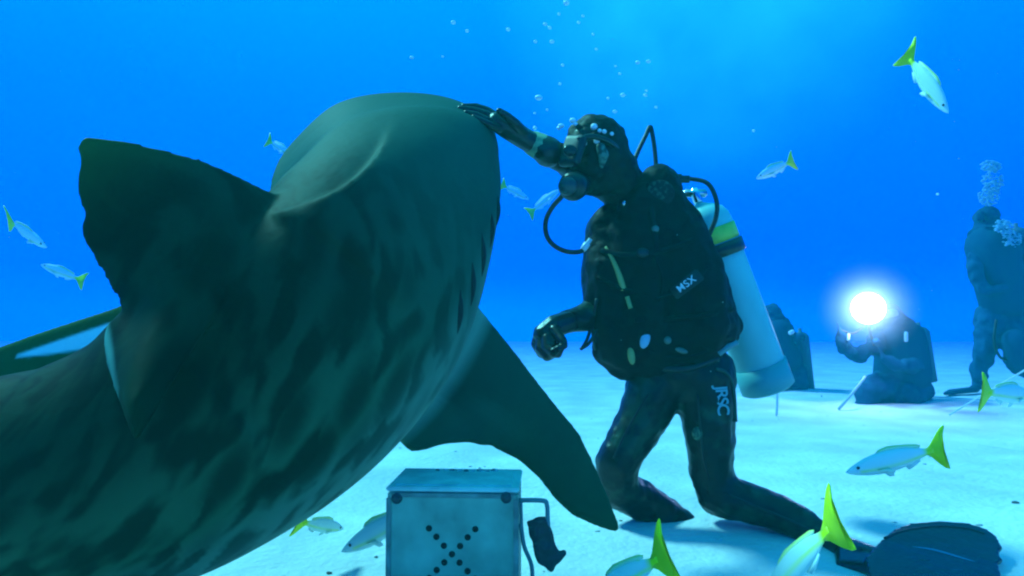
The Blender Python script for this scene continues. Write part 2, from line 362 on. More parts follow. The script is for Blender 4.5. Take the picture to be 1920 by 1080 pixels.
def shark_mat():
    m = bpy.data.materials.new('shark_skin'); m.use_nodes = True; n = m.node_tree; L = n.links.new; b = n.nodes['Principled BSDF']
    def A(nm):
        a = n.nodes.new('ShaderNodeAttribute'); a.attribute_name = nm; return a.outputs['Fac']
    def M(op, a, b_=None, c=None):
        x = n.nodes.new('ShaderNodeMath'); x.operation = op
        for i, v in enumerate((a, b_, c)):
            if v is None: continue
            if isinstance(v, (int, float)): x.inputs[i].default_value = v
            else: L(v, x.inputs[i])
        return x.outputs[0]
    def ramp(v, lo, hi):
        x = n.nodes.new('ShaderNodeMapRange'); x.interpolation_type = 'SMOOTHSTEP'; L(v, x.inputs['Value'])
        x.inputs['From Min'].default_value = lo; x.inputs['From Max'].default_value = hi; return x.outputs[0]
    def mix(f, a, b_):
        x = n.nodes.new('ShaderNodeMix'); x.data_type = 'RGBA'
        if isinstance(f, float): x.inputs[0].default_value = f
        else: L(f, x.inputs[0])
        for i, v in ((6, a), (7, b_)):
            if isinstance(v, tuple): x.inputs[i].default_value = (*v, 1)
            else: L(v, x.inputs[i])
        return x.outputs[2]
    along, girth, belly, fin, pale = A('along'), A('girth'), A('belly'), A('fin'), A('pale')
    ag = M('ABSOLUTE', girth); skew = M('SUBTRACT', along, M('MULTIPLY', ag, 0.24))
    cx = n.nodes.new('ShaderNodeCombineXYZ'); L(M('MULTIPLY', skew, 15.0), cx.inputs[0]); L(M('MULTIPLY', girth, 3.8), cx.inputs[1])
    tx = n.nodes.new('ShaderNodeTexNoise'); tx.inputs['Scale'].default_value = 1.0; tx.inputs['Detail'].default_value = 1.5; tx.inputs['Distortion'].default_value = 0.25; L(cx.outputs[0], tx.inputs['Vector'])
    cy = n.nodes.new('ShaderNodeCombineXYZ'); L(M('MULTIPLY', skew, 8.5), cy.inputs[0]); L(M('MULTIPLY', girth, 2.4), cy.inputs[1])
    vo = n.nodes.new('ShaderNodeTexVoronoi'); vo.inputs['Scale'].default_value = 1.0; vo.inputs['Randomness'].default_value = 0.8; L(cy.outputs[0], vo.inputs['Vector'])
    spots = ramp(vo.outputs['Distance'], 0.55, 0.22)
    stripes = ramp(tx.outputs['Fac'], 0.42, 0.62)
    pat = M('MAXIMUM', M('MULTIPLY', spots, 0.85), M('MULTIPLY', stripes, 0.9))
    notfin = M('SUBTRACT', 1.0, fin)
    nothead = ramp(along, 0.75, 1.5)
    pat = M('MULTIPLY', M('MULTIPLY', pat, notfin), nothead)
    pat = M('MULTIPLY', pat, M('SUBTRACT', 1.0, M('MULTIPLY', belly, 0.5)))
    tn = n.nodes.new('ShaderNodeTexNoise'); tc_ = n.nodes.new('ShaderNodeTexCoord'); L(tc_.outputs['Object'], tn.inputs['Vector']); tn.inputs['Scale'].default_value = 4; tn.inputs['Detail'].default_value = 6
    body = mix(ramp(ag, 0.7, 1.7), (0.009, 0.024, 0.011), mix(ramp(tn.outputs['Fac'], .3, .7), (0.028, 0.092, 0.042), (0.042, 0.125, 0.058)))
    body = mix(fin, body, mix(ramp(tn.outputs['Fac'], .35, .65), (0.022, 0.058, 0.012), (0.034, 0.092, 0.020)))
    body = mix(nothead, (0.016, 0.086, 0.058), body)
    body = mix(belly, body, (0.22, 0.40, 0.26))
    body = mix(M('MULTIPLY', pat, 0.92), body, (0.001, 0.003, 0.002))
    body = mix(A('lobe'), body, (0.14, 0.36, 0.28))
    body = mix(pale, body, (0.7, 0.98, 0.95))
    L(body, b.inputs['Base Color']); b.inputs['Roughness'].default_value = 0.62; b.inputs['Specular IOR Level'].default_value = 0.04
    t2 = n.nodes.new('ShaderNodeTexNoise'); L(tc_.outputs['Object'], t2.inputs['Vector']); t2.inputs['Scale'].default_value = 35; t2.inputs['Detail'].default_value = 6
    bp = n.nodes.new('ShaderNodeBump'); bp.inputs['Strength'].default_value = 0.25; bp.inputs['Distance'].default_value = 0.006; L(t2.outputs['Fac'], bp.inputs['Height']); L(bp.outputs[0], b.inputs['Normal'])
    return m
sm, spath, sprm, sfr = build_shark()
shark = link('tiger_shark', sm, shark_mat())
tag(shark, 'large dark striped shark swimming close past the metal box with its head by the diver', 'shark')
black = mat('black_slit', (0.006, 0.006, 0.006), 0.8)
def on_shark(i, th, lift=0.0):
    t, d, s = sfr[i]; w_, hu, hd = sprm[i]
    cx, cz = math.sin(th), math.cos(th)
    b = hu * abs(cz) ** 1.6 if cz > 0 else -hd * abs(cz) ** 0.95
    q = s * (math.copysign(abs(cx) ** 0.92, cx) * w_) + d * b
    return spath[i] + q + q.normalized() * lift
for sg in (1, -1):
    for k in range(5):
        i = 76 + k * 5
        bm = bmesh.new(); tube(bm, [on_shark(i + int(2 * a), sg * (1.80 + a * .12), -.001) for a in (-1, -.5, 0, .5, 1)], lambda u: .0015 + .0085 * math.sin(math.pi * min(max(u, 0), 1)), 8, 5)
        obj('gill_slit', bm, black, shark)
    bm = bmesh.new(); ball(bm, on_shark(40, sg * 1.95, -.012), .026, sub=3)
    obj('eye', bm, mat('shark_eye', (0.02, 0.02, 0.02), 0.08), shark)
bm = bmesh.new(); tube(bm, [on_shark(i, math.pi + a, 0) for i, a in ((58, -1.0), (46, -.75), (38, -.4), (35, 0), (38, .4), (46, .75), (58, 1.0))], .007, 8, 6)
obj('mouth', bm, black, shark)

# ---------------------------------------------------------------- divers
def suit(name, c, c2, rough=.55, sc_=9, th=(0.42, 0.62), spec=.3):
    return mat(name, c, rough, 0, sc_, c2, 0.35, 45, spec=spec, thresh=th)
suit_m = suit('mottled_wetsuit', (0.016, 0.050, 0.024), (0.002, 0.003, 0.004), .38, 8, (0.56, 0.66))
vest_m = mat('vest_nylon', (0.003, 0.0035, 0.005), .6, .5, 30, bump=.4, bump_scale=60, spec=.15)
rub_m = mat('black_rubber', (0.005, 0.006, 0.008), .35, .3, 40, bump=.15, bump_scale=50)
fin_m = mat('fin_rubber', (0.005, 0.012, 0.013), .28, .4, 14, bump=.2, bump_scale=40)
hose_m = mat('hose_rubber', (0.008, 0.009, 0.012), .5)
hood_m = mat('hood_neoprene', (0.006, 0.012, 0.008), .6, 0, 16, (0.002, 0.003, 0.004), .4, 50, spec=.2, thresh=(.45, .6))
pale_m = mat('pale_green_cuff', (0.30, 0.46, 0.22), .7, .5, 40)
tan_m = mat('yellow_tube', (0.42, 0.42, 0.12), .5, .2, 30)
white_m = mat('white_print', (0.75, 0.78, 0.78), .5)
chrome_m = mat('worn_chrome', (0.7, 0.72, 0.72), .18, metallic=1.0)
tank_m = mat('painted_tank', (0.22, 0.66, 0.60), .45, .15, 6, bump=.1, bump_scale=20)
yellow_m = mat('yellow_band', (0.60, 0.80, 0.08), .45, .3, 12)
glass_m = mat('mask_glass', (0.01, 0.02, 0.02), .25, spec=.3)
gauge_m = mat('gauge_face', (0.35, 0.5, 0.62), .3)

diver = thing('person', P(1290, 985, 2.42), 'diver in black kneeling on the sand and reaching one gloved hand to the shark', 'person')
def chn(bm, lst): chain(bm, [PR(*q) for q in lst])
bm = bmesh.new()
# trunk
chn(bm, [(1275, 690, 2.47, 72), (1250, 590, 2.47, 84), (1208, 450, 2.48, 74), (1192, 390, 2.47, 54), (1160, 340, 2.41, 38), (1128, 310, 2.34, 36)])
hull(bm, [PR(1230, 395, 2.44, 50), PR(1150, 430, 2.50, 48)])
# head: skull, jaw, nose
ball(bm, P(1113, 283, 2.33), .106, (.92, 1.0, 1.1)); hull(bm, [PR(1104, 300, 2.31, 42), PR(1086, 332, 2.29, 24)]); hull(bm, [PR(1066, 300, 2.25, 8), PR(1058, 308, 2.23, 6)])
# raised arm, in front of the face
chn(bm, [(1222, 390, 2.46, 46), (1165, 362, 2.44, 36), (1105, 325, 2.40, 34), (1062, 302, 2.33, 30), (1022, 280, 2.27, 24), (985, 262, 2.28, 19)])
# lower arm with relaxed hand
chn(bm, [(1140, 435, 2.50, 44), (1125, 520, 2.50, 38), (1128, 585, 2.44, 34), (1090, 598, 2.38, 27), (1052, 606, 2.33, 20)])
# legs
chn(bm, [(1235, 705, 2.47, 60), (1208, 780, 2.45, 48), (1155, 868, 2.42, 40), (1158, 915, 2.46, 40), (1205, 940, 2.50, 37), (1255, 964, 2.53, 28), (1288, 976, 2.50, 18)])
hull(bm, [PR(1255, 964, 2.53, 26), PR(1240, 982, 2.46, 10), PR(1292, 982, 2.48, 14)])
chn(bm, [(1320, 700, 2.44, 60), (1328, 790, 2.42, 50), (1334, 880, 2.42, 42), (1348, 925, 2.42, 43), (1372, 934, 2.40, 41)])
chn(bm, [(1348, 925, 2.42, 42), (1430, 952, 2.36, 38), (1500, 980, 2.28, 32), (1560, 1016, 2.2, 23), (1610, 1045, 2.12, 24)])
bme = remeshed(bm, 0.010, 7, .5)
wrinkle(bme, .006, 14, 3); wrinkle(bme, .004, 34, 8)
body = link('body', bme, suit_m, diver)
# gloves: palm, four unequal fingers, thumb; finer voxels, fingers stay apart
def glove(palm, fingers, thumb):
    bm = bmesh.new(); chn(bm, palm)
    for f in fingers: chn(bm, f)
    chn(bm, thumb)
    return remeshed(bm, 0.0032, 3, .5)
gm = glove([(1005, 272, 2.260, 21), (980, 258, 2.250, 21), (950, 238, 2.233, 22), (932, 228, 2.225, 19)],
  [[(938, 222, 2.249, 8), (914, 207, 2.260, 7.5), (893, 200, 2.265, 7), (869, 199, 2.265, 5.5)],
   [(936, 228, 2.226, 8), (912, 214, 2.225, 7.5), (888, 207, 2.225, 7), (862, 203, 2.225, 5.5)],
   [(934, 236, 2.215, 8), (910, 224, 2.195, 7.5), (893, 216, 2.190, 7), (874, 211, 2.190, 5.5)],
   [(936, 242, 2.206, 7.5), (916, 233, 2.175, 7), (902, 226, 2.165, 6.5), (888, 219, 2.165, 5)]],
  [(985, 250, 2.226, 9), (968, 232, 2.185, 9), (950, 217, 2.163, 8), (936, 208, 2.156, 6.5)])
link('glove', gm, rub_m, diver)
gm = glove([(1065, 603, 2.34, 21), (1040, 612, 2.31, 23), (1022, 628, 2.30, 24), (1032, 646, 2.285, 19)],
  [[(1012, 622, 2.32, 11), (1006, 645, 2.30, 11), (1016, 662, 2.27, 10.5), (1030, 660, 2.25, 9)],
   [(1016, 634, 2.285, 11), (1014, 655, 2.265, 11), (1026, 668, 2.24, 10), (1040, 662, 2.225, 9)],
   [(1026, 634, 2.265, 11), (1026, 652, 2.245, 10.5), (1038, 662, 2.22, 10), (1048, 654, 2.21, 8.5)],
   [(1036, 638, 2.26, 9), (1036, 654, 2.24, 8.5), (1046, 664, 2.22, 8), (1052, 652, 2.21, 7)]],
  [(1040, 618, 2.27, 10), (1050, 632, 2.24, 9), (1056, 640, 2.22, 8), (1058, 648, 2.21, 7)])
link('glove', gm, rub_m, diver)
bm = bmesh.new(); hull(bm, [PR(1016, 277, 2.262, 27), PR(1000, 269, 2.268, 24)]); o_ = link('cuff', remeshed(bm, .006, 3), pale_m, diver)
bm = bmesh.new(); hull(bm, [PR(1028, 285, 2.258, 30), PR(1024, 282, 2.26, 29)]); link('wrist_strap', remeshed(bm, .006, 2), rub_m, diver)
# hood
bm = bmesh.new(); ball(bm, P(1116, 280, 2.34), .115, (.97, 1.0, 1.05), sub=3); hull(bm, [PR(1130, 288, 2.35, 54), PR(1172, 352, 2.40, 40)]); hull(bm, [PR(1105, 310, 2.30, 44), PR(1096, 338, 2.29, 26), PR(1150, 345, 2.36, 26)])
hm = remeshed(bm, .009, 8); wrinkle(hm, .010, 20, 5); wrinkle(hm, .004, 50, 1); hood = link('hood', hm, hood_m, diver)
# mask
bm = bmesh.new()
hull(bm, [PR(1070, 264, 2.24, 12), PR(1056, 304, 2.22, 10), PR(1092, 262, 2.20, 10), PR(1080, 302, 2.19, 10)]); mk = link('mask', remeshed(bm, .005, 4), hose_m, diver)
bm = bmesh.new(); ball(bm, P(1068, 282, 2.175), .026, (.9, .5, .8)); obj('lens', bm, glass_m, mk)
bm = bmesh.new(); tube(bm, [P(1082, 262, 2.195), P(1112, 256, 2.205), P(1145, 268, 2.23), P(1174, 296, 2.33)], .010, 8); obj('strap', bm, rub_m, mk)
# small chrome studs and trapped air on the hood
for (a, b_, r_) in ((1114, 238, 6.5), (1124, 245, 4), (1133, 247, 4.5), (1147, 251, 4), (1096, 270, 5), (1119, 264, 6), (1091, 259, 4)):
    h, nrm = _cast(hood, diver.location, (P(a, b_, 1) - CAM).normalized())
    if h is None: continue
    bm = bmesh.new(); ball(bm, h, r_ * 2.35 / FPX, sub=2); obj('trapped_bubble', bm, white_m, diver)
bm = bmesh.new(); hull(bm, [PR(1126, 276, 2.215, 9), PR(1131, 290, 2.215, 11), PR(1128, 312, 2.235, 5)]); link('hood_patch', remeshed(bm, .004, 3), mat('worn_patch', (.10, .22, .15), .7, 0, 60, (.02, .03, .02), thresh=(.4, .55)), diver)
# regulator
bm = bmesh.new(); ax = (P(1062, 349, 2.12) - P(1082, 343, 2.22))
revolve(bm, [(-.03, .012), (-.028, .036), (0, .046), (.03, .048), (.045, .044), (.055, .03), (.058, .004)], P(1079, 348, 2.19), ax, 28)
hull(bm, [PR(1086, 343, 2.24, 18), PR(1096, 340, 2.26, 15)])
reg = obj('regulator', bm, rub_m, diver)
bm = bmesh.new(); revolve(bm, [(0, .030), (.006, .028), (.009, .004)], P(1064, 349, 2.132), P(1060, 350, 2.0) - P(1064, 349, 2.132), 24); obj('purge_cover', bm, mat('purge_cover', (.03, .05, .05), .3), reg)
def hose(pts, r=.0075, name='hose', m=None):
    bm = bmesh.new(); tube(bm, [P(*q) for q in pts], r, 10, 10); return obj(name, bm, m or hose_m, diver)
hose([(1062, 356, 2.20), (1052, 370, 2.22), (1036, 388, 2.26), (1024, 412, 2.3), (1024, 438, 2.3), (1036, 458, 2.3), (1060, 471, 2.31), (1086, 472, 2.33), (1104, 462, 2.36)], .0085)
hose([(1183, 318, 2.5), (1196, 285, 2.52), (1210, 256, 2.54), (1219, 238, 2.55), (1224, 256, 2.55), (1228, 285, 2.54), (1231, 325, 2.52)], .0085)
hose([(1262, 335, 2.52), (1300, 336, 2.50), (1328, 345, 2.47), (1343, 375, 2.45), (1343, 405, 2.45), (1332, 435, 2.46), (1318, 462, 2.48)], .0085)
hose([(1108, 605, 2.38), (1106, 620, 2.37), (1100, 638, 2.36), (1090, 655, 2.37)], .006)
hose([(1128, 600, 2.38), (1116, 625, 2.36), (1103, 645, 2.36), (1088, 655, 2.37)], .006)
bm = bmesh.new(); a, b_ = P(1092, 470, 2.34), P(1106, 450, 2.34); revolve(bm, [(0, .009), (.012, .012), (.03, .012), (.034, .008), (.05, .008)], a, b_ - a, 16); obj('hose_fitting', bm, mat('pale_fitting', (.7, .75, .75), .3), diver)
bm = bmesh.new(); a, b_ = P(1262, 336, 2.5), P(1290, 336, 2.48); revolve(bm, [(0, .014), (.01, .020), (.03, .020), (.034, .014), (.06, .014)], a, b_ - a, 16); obj('hose_fitting', bm, hose_m, diver)
# buoyancy vest
bm = bmesh.new()
chn(bm, [(1150, 425, 2.44, 44), (1147, 500, 2.42, 54), (1152, 590, 2.42, 54), (1165, 645, 2.43, 56)])
chn(bm, [(1232, 392, 2.42, 55), (1255, 450, 2.42, 72), (1290, 540, 2.40, 78), (1300, 605, 2.41, 84)])
hull(bm, [PR(1165, 645, 2.43, 54), PR(1215, 665, 2.43, 50), PR(1300, 612, 2.41, 80), PR(1330, 612, 2.42, 55)])
hull(bm, [PR(1150, 500, 2.44, 50), PR(1250, 470, 2.44, 70), PR(1290, 590, 2.44, 70), PR(1160, 620, 2.45, 50)])
hull(bm, [PR(1190, 440, 2.39, 58), PR(1230, 440, 2.39, 58), PR(1215, 560, 2.38, 60), PR(1200, 620, 2.40, 58)])
hull(bm, [PR(1355, 560, 2.42, 20), PR(1378, 612, 2.42, 14), PR(1340, 640, 2.42, 20)])
hull(bm, [PR(1238, 352, 2.41, 44), PR(1200, 385, 2.38, 46), PR(1250, 420, 2.40, 50)]); hull(bm, [PR(1150, 690, 2.43, 16), PR(1140, 650, 2.43, 34), PR(1180, 690, 2.43, 28)])
hull(bm, [PR(1195, 385, 2.40, 40), PR(1240, 370, 2.44, 42), PR(1255, 352, 2.47, 26)])
vmesh = remeshed(bm, .009, 6); wrinkle(vmesh, .012, 11, 2); wrinkle(vmesh, .006, 28, 9)
vest = link('buoyancy_vest', vmesh, vest_m, diver)
VO = diver.location
def on(px, py, lift=.004, o=None):
    h, nrm = _cast(o or vest, VO, (P(px, py, 1) - CAM).normalized())
    return (h + nrm * lift, nrm) if h is not None else (P(px, py, 2.3), -FWD)
def strip(name, pts, r_, m, flat=.5, o=None, parent=None):
    bm = bmesh.new(); pp = [on(*q, .003, o)[0] for q in pts]; tube(bm, pp, r_, 8, 8); return obj(name, bm, m, parent or diver)
strip('oral_tube', [(1136, 464), (1146, 482), (1155, 500), (1163, 520), (1170, 544)], lambda u: .005 + .006 * min(u * 1.4, 1), tan_m)
strip('tube_end', [(1176, 556), (1180, 568), (1183, 578)], .008, tan_m)
def badge(name, px, py, rx, ry, rot, m, o=None):
    c, nrm = on(px, py, .004, o); bm = bmesh.new()
    q = Matrix.Rotation(rot, 3, 'Y')
    ball(bm, c, 2.35 / FPX, (rx, 5, ry), q, 3); return obj(name, bm, m, diver)
badge('gauge', 1209, 637, 9, 16, math.radians(-18) * -1, gauge_m)
badge('toggle', 1184, 666, 7, 17, math.radians(-8), tan_m)
badge('buckle', 1252, 638, 7, 7, 0, mat('dull_metal', (.12, .16, .12), .4))
badge('buckle', 1278, 656, 12, 5, .3, bpy.data.materials['dull_metal'])
badge('ring', 1172, 381, 3.5, 6, 0, chrome_m)
strip('strap', [(1230, 560), (1262, 548), (1300, 528), (1328, 500)], .006, mat('webbing', (.008, .014, .016), .9, spec=.1))
strip('strap', [(1120, 520), (1180, 545), (1250, 552)], .007, vest_m)
strip('strap', [(1190, 600), (1250, 598), (1320, 592), (1372, 580)], .009, vest_m)
strip('zip', [(1225, 480), (1240, 520), (1236, 565)], .004, vest_m)
# vest lettering
c, nrm = on(1288, 533, .006)
def frame_on(c, nrm, ang):
    xx = (RT * math.cos(ang) + UP * math.sin(ang)); xx = (xx - nrm * xx.dot(nrm)).normalized(); yy = nrm.cross(xx)
    return Matrix((( xx.x, yy.x, nrm.x, c.x), (xx.y, yy.y, nrm.y, c.y), (xx.z, yy.z, nrm.z, c.z), (0, 0, 0, 1)))
pl = bmesh.new(); box(pl, frame_on(c + nrm * .002, nrm, math.radians(35)), (.115, .045, .012), .004); pn = obj('pocket_flap', pl, mat('pocket_flap', (.012, .02, .024), .7), diver)
link('lettering', text_mesh('MSX', .034, .0015, frame_on(c + nrm * .0105, nrm, math.radians(35)), 1.1), white_m, pn, smooth=False)
# thigh lettering
c, nrm = on(1358, 752, .006, body)
link('lettering', text_mesh('JRSC', .060, .0015, frame_on(c + (-nrm) * 0 - RT * .012, (nrm * .35 - FWD + -RT * .0).normalized(), math.radians(-86)), .8), mat('teal_print', (.22, .46, .46), .6), diver, smooth=False)
badge('knee_patch', 1309, 812, 11, 13, 0, mat('olive_patch', (.14, .22, .10), .8, 0, 90, (.04, .06, .03), thresh=(.4, .6)), body)
strip('leg_stripe', [(1342, 692), (1362, 700), (1374, 730), (1378, 790)], .006, mat('stripe_green', (.03, .07, .05), .7), o=body)
strip('webbing_strap', [(1346, 662), (1362, 650), (1378, 642)], .012, mat('strap_teal', (.12, .26, .26), .6))
badge('shoulder_patch', 1238, 362, 26, 24, .3, mat('shoulder_mesh', (.03, .07, .04), .8, 0, 70, (.003, .004, .004), thresh=(.5, .62)))
strip('seam', [(1150, 860), (1180, 800), (1215, 740)], .0035, rub_m, o=body)
strip('seam', [(1330, 900), (1318, 850), (1312, 790), (1308, 740)], .0035, rub_m, o=body)
strip('seam', [(1360, 925), (1420, 950), (1480, 975), (1540, 1004)], .0035, rub_m, o=body)
strip('strap', [(1128, 470), (1180, 478), (1240, 470), (1300, 450)], .009, bpy.data.materials['webbing'])
badge('buckle', 1205, 474, 12, 9, 0, rub_m)
strip('shoulder_strap', [(1215, 345), (1222, 400), (1232, 470)], .010, bpy.data.materials['webbing'])
badge('ring', 1228, 430, 7, 7, 0, bpy.data.materials['dull_metal'])
strip('pocket_edge', [(1215, 655), (1260, 668), (1320, 660), (1365, 630)], .004, bpy.data.materials['webbing'])
strip('hip_hose', [(1120, 560), (1112, 610), (1118, 655)], .006, hose_m)
# weight belt
strip('weight_belt', [(1195, 700), (1240, 690), (1290, 690), (1345, 672)], .014, rub_m, o=body)
# tank
a, b_ = P(1312, 385, 2.60), P(1440, 728, 2.60); ax = (b_ - a).normalized(); Lt = (b_ - a).length
bm = bmesh.new(); R = .096
revolve(bm, [(-.01, .014), (0, .03), (.012, .055), (.03, .078), (.055, .092), (.08, R), (Lt - .03, R), (Lt - .012, R - .006), (Lt, R - .02)], a, ax, 40)
tank = obj('air_tank', bm, tank_m, diver)
bm = bmesh.new(); revolve(bm, [(.10, R + .002), (.10, R + .004), (.16, R + .004), (.16, R + .002)], a, ax, 40); obj('band', bm, yellow_m, tank)
bm = bmesh.new(); revolve(bm, [(.165, R + .004), (.165, R + .010), (.215, R + .010), (.215, R + .004)], a, ax, 40); obj('strap', bm, rub_m, tank)
bm = bmesh.new(); revolve(bm, [(-.07, .014), (-.05, .02), (-.02, .02), (0, .014)], a, ax, 16); q = a - ax * .05; box(bm, Matrix.Translation(q), (.09, .03, .03), .006); obj('valve', bm, chrome_m, tank)
bm = bmesh.new(); revolve(bm, [(Lt - .10, R + .002), (Lt - .10, R + .006), (Lt - .002, R + .006), (Lt + .008, R - .01)], a, ax, 40); obj('heel', bm, mat('tank_lower_ring', (.10, .40, .38), .5), tank)  # lower end of the tank itself, toned darker; not a fitted part
# swim fin: foot pocket and blade with ribs
def fd(y): return 2.13 - (y - 979) * .0026
bm = bmesh.new()
hull(bm, [PR(1560, 1018, 2.19, 22), PR(1590, 1032, 2.14, 25), PR(1625, 1050, 2.04, 30), PR(1668, 1060, 1.98, 24)]); hull(bm, [PR(1590, 1038, 2.12, 24), PR(1580, 1060, 2.02, 12), PR(1650, 1075, 1.93, 24)])
bl = [(1622, 1048), (1650, 1018), (1675, 996), (1705, 985), (1760, 979), (1815, 984), (1848, 994), (1868, 1008), (1874, 1022), (1880, 1028), (1873, 1036), (1874, 1046), (1880, 1052), (1870, 1060), (1878, 1085), (1872, 1108), (1830, 1122), (1740, 1126), (1670, 1112), (1630, 1086)]
plate(bm, [P(x, y, fd(y)) for x, y in bl], .016)
sf = link('swim_fin', remeshed(bm, .0055, 3), fin_m, diver)
rib_m = mat('pale_rib', (.08, .25, .36), .5)
for pts in ([(1708, 1025), (1750, 1032), (1795, 1045), (1838, 1057)], [(1700, 1080), (1750, 1074), (1800, 1071), (1838, 1072)]):
    bm = bmesh.new(); tube(bm, [P(x, y, fd(y) - .012) for x, y in pts], lambda u: .0015 + .004 * math.sin(math.pi * u), 8, 8); obj('rib', bm, rib_m, sf)
bm = bmesh.new(); tube(bm, [P(x, y, fd(y) - .010) for x, y in [(1660, 1010), (1682, 1000), (1712, 993), (1762, 988), (1812, 992), (1846, 1002)]], .006, 8, 8); obj('side_rail', bm, rub_m, sf)
bm = bmesh.new(); tube(bm, [P(x, y, fd(y) - .012) for x, y in [(1690, 1052), (1730, 1053), (1765, 1055)]], lambda u: .001 + .006 * math.sin(math.pi * u), 8, 8); obj('rib', bm, rub_m, sf)
bm = bmesh.new(); tube(bm, [P(1576, 1000, 2.17), P(1580, 1014, 2.12), P(1576, 1030, 2.10), P(1566, 1048, 2.1)], .007, 8, 8); obj('ankle_strap', bm, mat('ankle_strap', (.2, .4, .42), .5), sf)

# far divers, seen through metres of water
far_m = suit('hazed_wetsuit', (.02, .105, .19), (.012, .07, .14), .95, 5, spec=.05)  # water haze painted in: suit colour lightened and blued for distance
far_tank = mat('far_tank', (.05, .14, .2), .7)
def far_person(label, d, chains, balls_, tanks, group=None):
    root = thing('person', P(chains[0][0][0], chains[0][0][1], d), label, 'person', group)
    g = P(chains[0][0][0], chains[0][0][1], d); root.location = (g.x, g.y, 0.0)
    bm = bmesh.new()
    for c in chains: chain(bm, [PR(*q) for q in c])
    for c in balls_: ball(bm, *PR(*c))
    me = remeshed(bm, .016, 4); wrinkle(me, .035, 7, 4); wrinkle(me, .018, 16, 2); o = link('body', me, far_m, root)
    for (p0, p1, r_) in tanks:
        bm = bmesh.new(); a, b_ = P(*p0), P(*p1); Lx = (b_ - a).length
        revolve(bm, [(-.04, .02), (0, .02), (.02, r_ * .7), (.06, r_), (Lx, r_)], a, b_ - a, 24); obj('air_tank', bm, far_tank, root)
    return root
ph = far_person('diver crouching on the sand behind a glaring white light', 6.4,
  [[(1690, 720, 6.4, 44), (1690, 660, 6.4, 46), (1680, 625, 6.4, 36), (1668, 596, 6.4, 22)],
   [(1650, 640, 6.35, 18), (1612, 668, 6.2, 14), (1585, 655, 6.1, 12), (1574, 622, 6.05, 9), (1570, 606, 6.05, 7)],
   [(1712, 636, 6.4, 20), (1722, 680, 6.2, 15), (1690, 690, 6.0, 12), (1655, 668, 5.95, 9), (1640, 640, 5.95, 7)],
   [(1660, 725, 6.3, 32), (1625, 738, 6.1, 24), (1620, 760, 6.1, 16), (1680, 764, 6.3, 15)],
   [(1715, 725, 6.4, 34), (1700, 742, 6.15, 26), (1708, 760, 6.2, 16), (1750, 760, 6.5, 12)]],
  [(1668, 590, 6.38, 23)], [((1722, 612, 6.6), (1738, 715, 6.6), .09)])
def gear(root, items, m=None):
    for nm, kind, dat, mm in items:
        bm = bmesh.new()
        if kind == 'hull': hull(bm, [PR(*q) for q in dat])
        else: tube(bm, [P(*q[:3]) for q in dat], dat[0][3] * dat[0][2] / FPX, 8, 6)
        obj(nm, bm, mm, root)
fv = mat('far_vest', (.012, .075, .14), .95, bump=.3, bump_scale=20, spec=.05)  # vest colour blued with the same painted haze
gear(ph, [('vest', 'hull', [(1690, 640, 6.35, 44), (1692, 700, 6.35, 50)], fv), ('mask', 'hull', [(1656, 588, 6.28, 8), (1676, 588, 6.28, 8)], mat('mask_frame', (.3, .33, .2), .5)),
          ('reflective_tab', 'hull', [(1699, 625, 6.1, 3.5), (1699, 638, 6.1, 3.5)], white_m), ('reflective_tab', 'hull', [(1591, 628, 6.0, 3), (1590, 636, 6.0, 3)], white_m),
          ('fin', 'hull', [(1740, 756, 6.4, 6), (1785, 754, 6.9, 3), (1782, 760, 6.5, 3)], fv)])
# the light he holds
lp = P(1628, 578, 5.95)
lt = thing('dive_light', lp, 'round white light glaring in front of the crouching diver', 'light')
bm = bmesh.new(); dr = (CAM - lp).normalized()
revolve(bm, [(-.16, .03), (-.10, .05), (-.07, .10), (-.03, .14), (0, .15), (.004, .14)], lp, dr, 40); obj('housing', bm, rub_m, lt)
bm = bmesh.new(); revolve(bm, [(.006, .14), (.04, .13), (.075, .10), (.10, .05), (.108, .005)], lp, dr, 40)
em = bpy.data.materials.new('light_lens'); em.use_nodes = True; b = em.node_tree.nodes['Principled BSDF']
b.inputs['Emission Color'].default_value = (1, .96, .9, 1); b.inputs['Emission Strength'].default_value = 6; b.inputs['Base Color'].default_value = (1, 1, 1, 1)
obj('lens', bm, em, lt)
bm = bmesh.new(); tube(bm, [lp - dr * .1 + Vector((0, 0, -.12)), P(1632, 625, 6.02), P(1640, 648, 6.0)], .014, 8, 6); tube(bm, [lp - dr * .1 + Vector((0, 0, -.12)), P(1600, 625, 6.02), P(1574, 618, 6.04)], .012, 8, 6); obj('handle', bm, rub_m, lt)
ll = bpy.data.lights.new('lamp_glow', 'POINT'); ll.energy = 22; ll.color = (0.75, 0.95, 1.0); ll.shadow_soft_size = .05
lo = bpy.data.objects.new('lamp_glow', ll); COL.objects.link(lo); lo.location = dr * .16; lo.parent = lt

bm = bmesh.new(); ball(bm, lp + dr * .12, .45, sub=4)  # added scattering ball that gives the dive light its halo
sv = bpy.data.materials.new('halo_scatter'); sv.use_nodes = True; n = sv.node_tree; n.nodes.clear(); L = n.links.new
ou = n.nodes.new('ShaderNodeOutputMaterial'); pv = n.nodes.new('ShaderNodeVolumePrincipled'); pv.inputs['Color'].default_value = (.9, .95, 1, 1)
ge = n.nodes.new('ShaderNodeNewGeometry'); vs = n.nodes.new('ShaderNodeVectorMath'); vs.operation = 'DISTANCE'; vs.inputs[1].default_value = lp + dr * .12
L(ge.outputs['Position'], vs.inputs[0]); m1 = n.nodes.new('ShaderNodeMapRange'); L(vs.outputs['Value'], m1.inputs['Value']); m1.inputs['From Min'].default_value = 0; m1.inputs['From Max'].default_value = .45; m1.inputs['To Min'].default_value = 1; m1.inputs['To Max'].default_value = 0
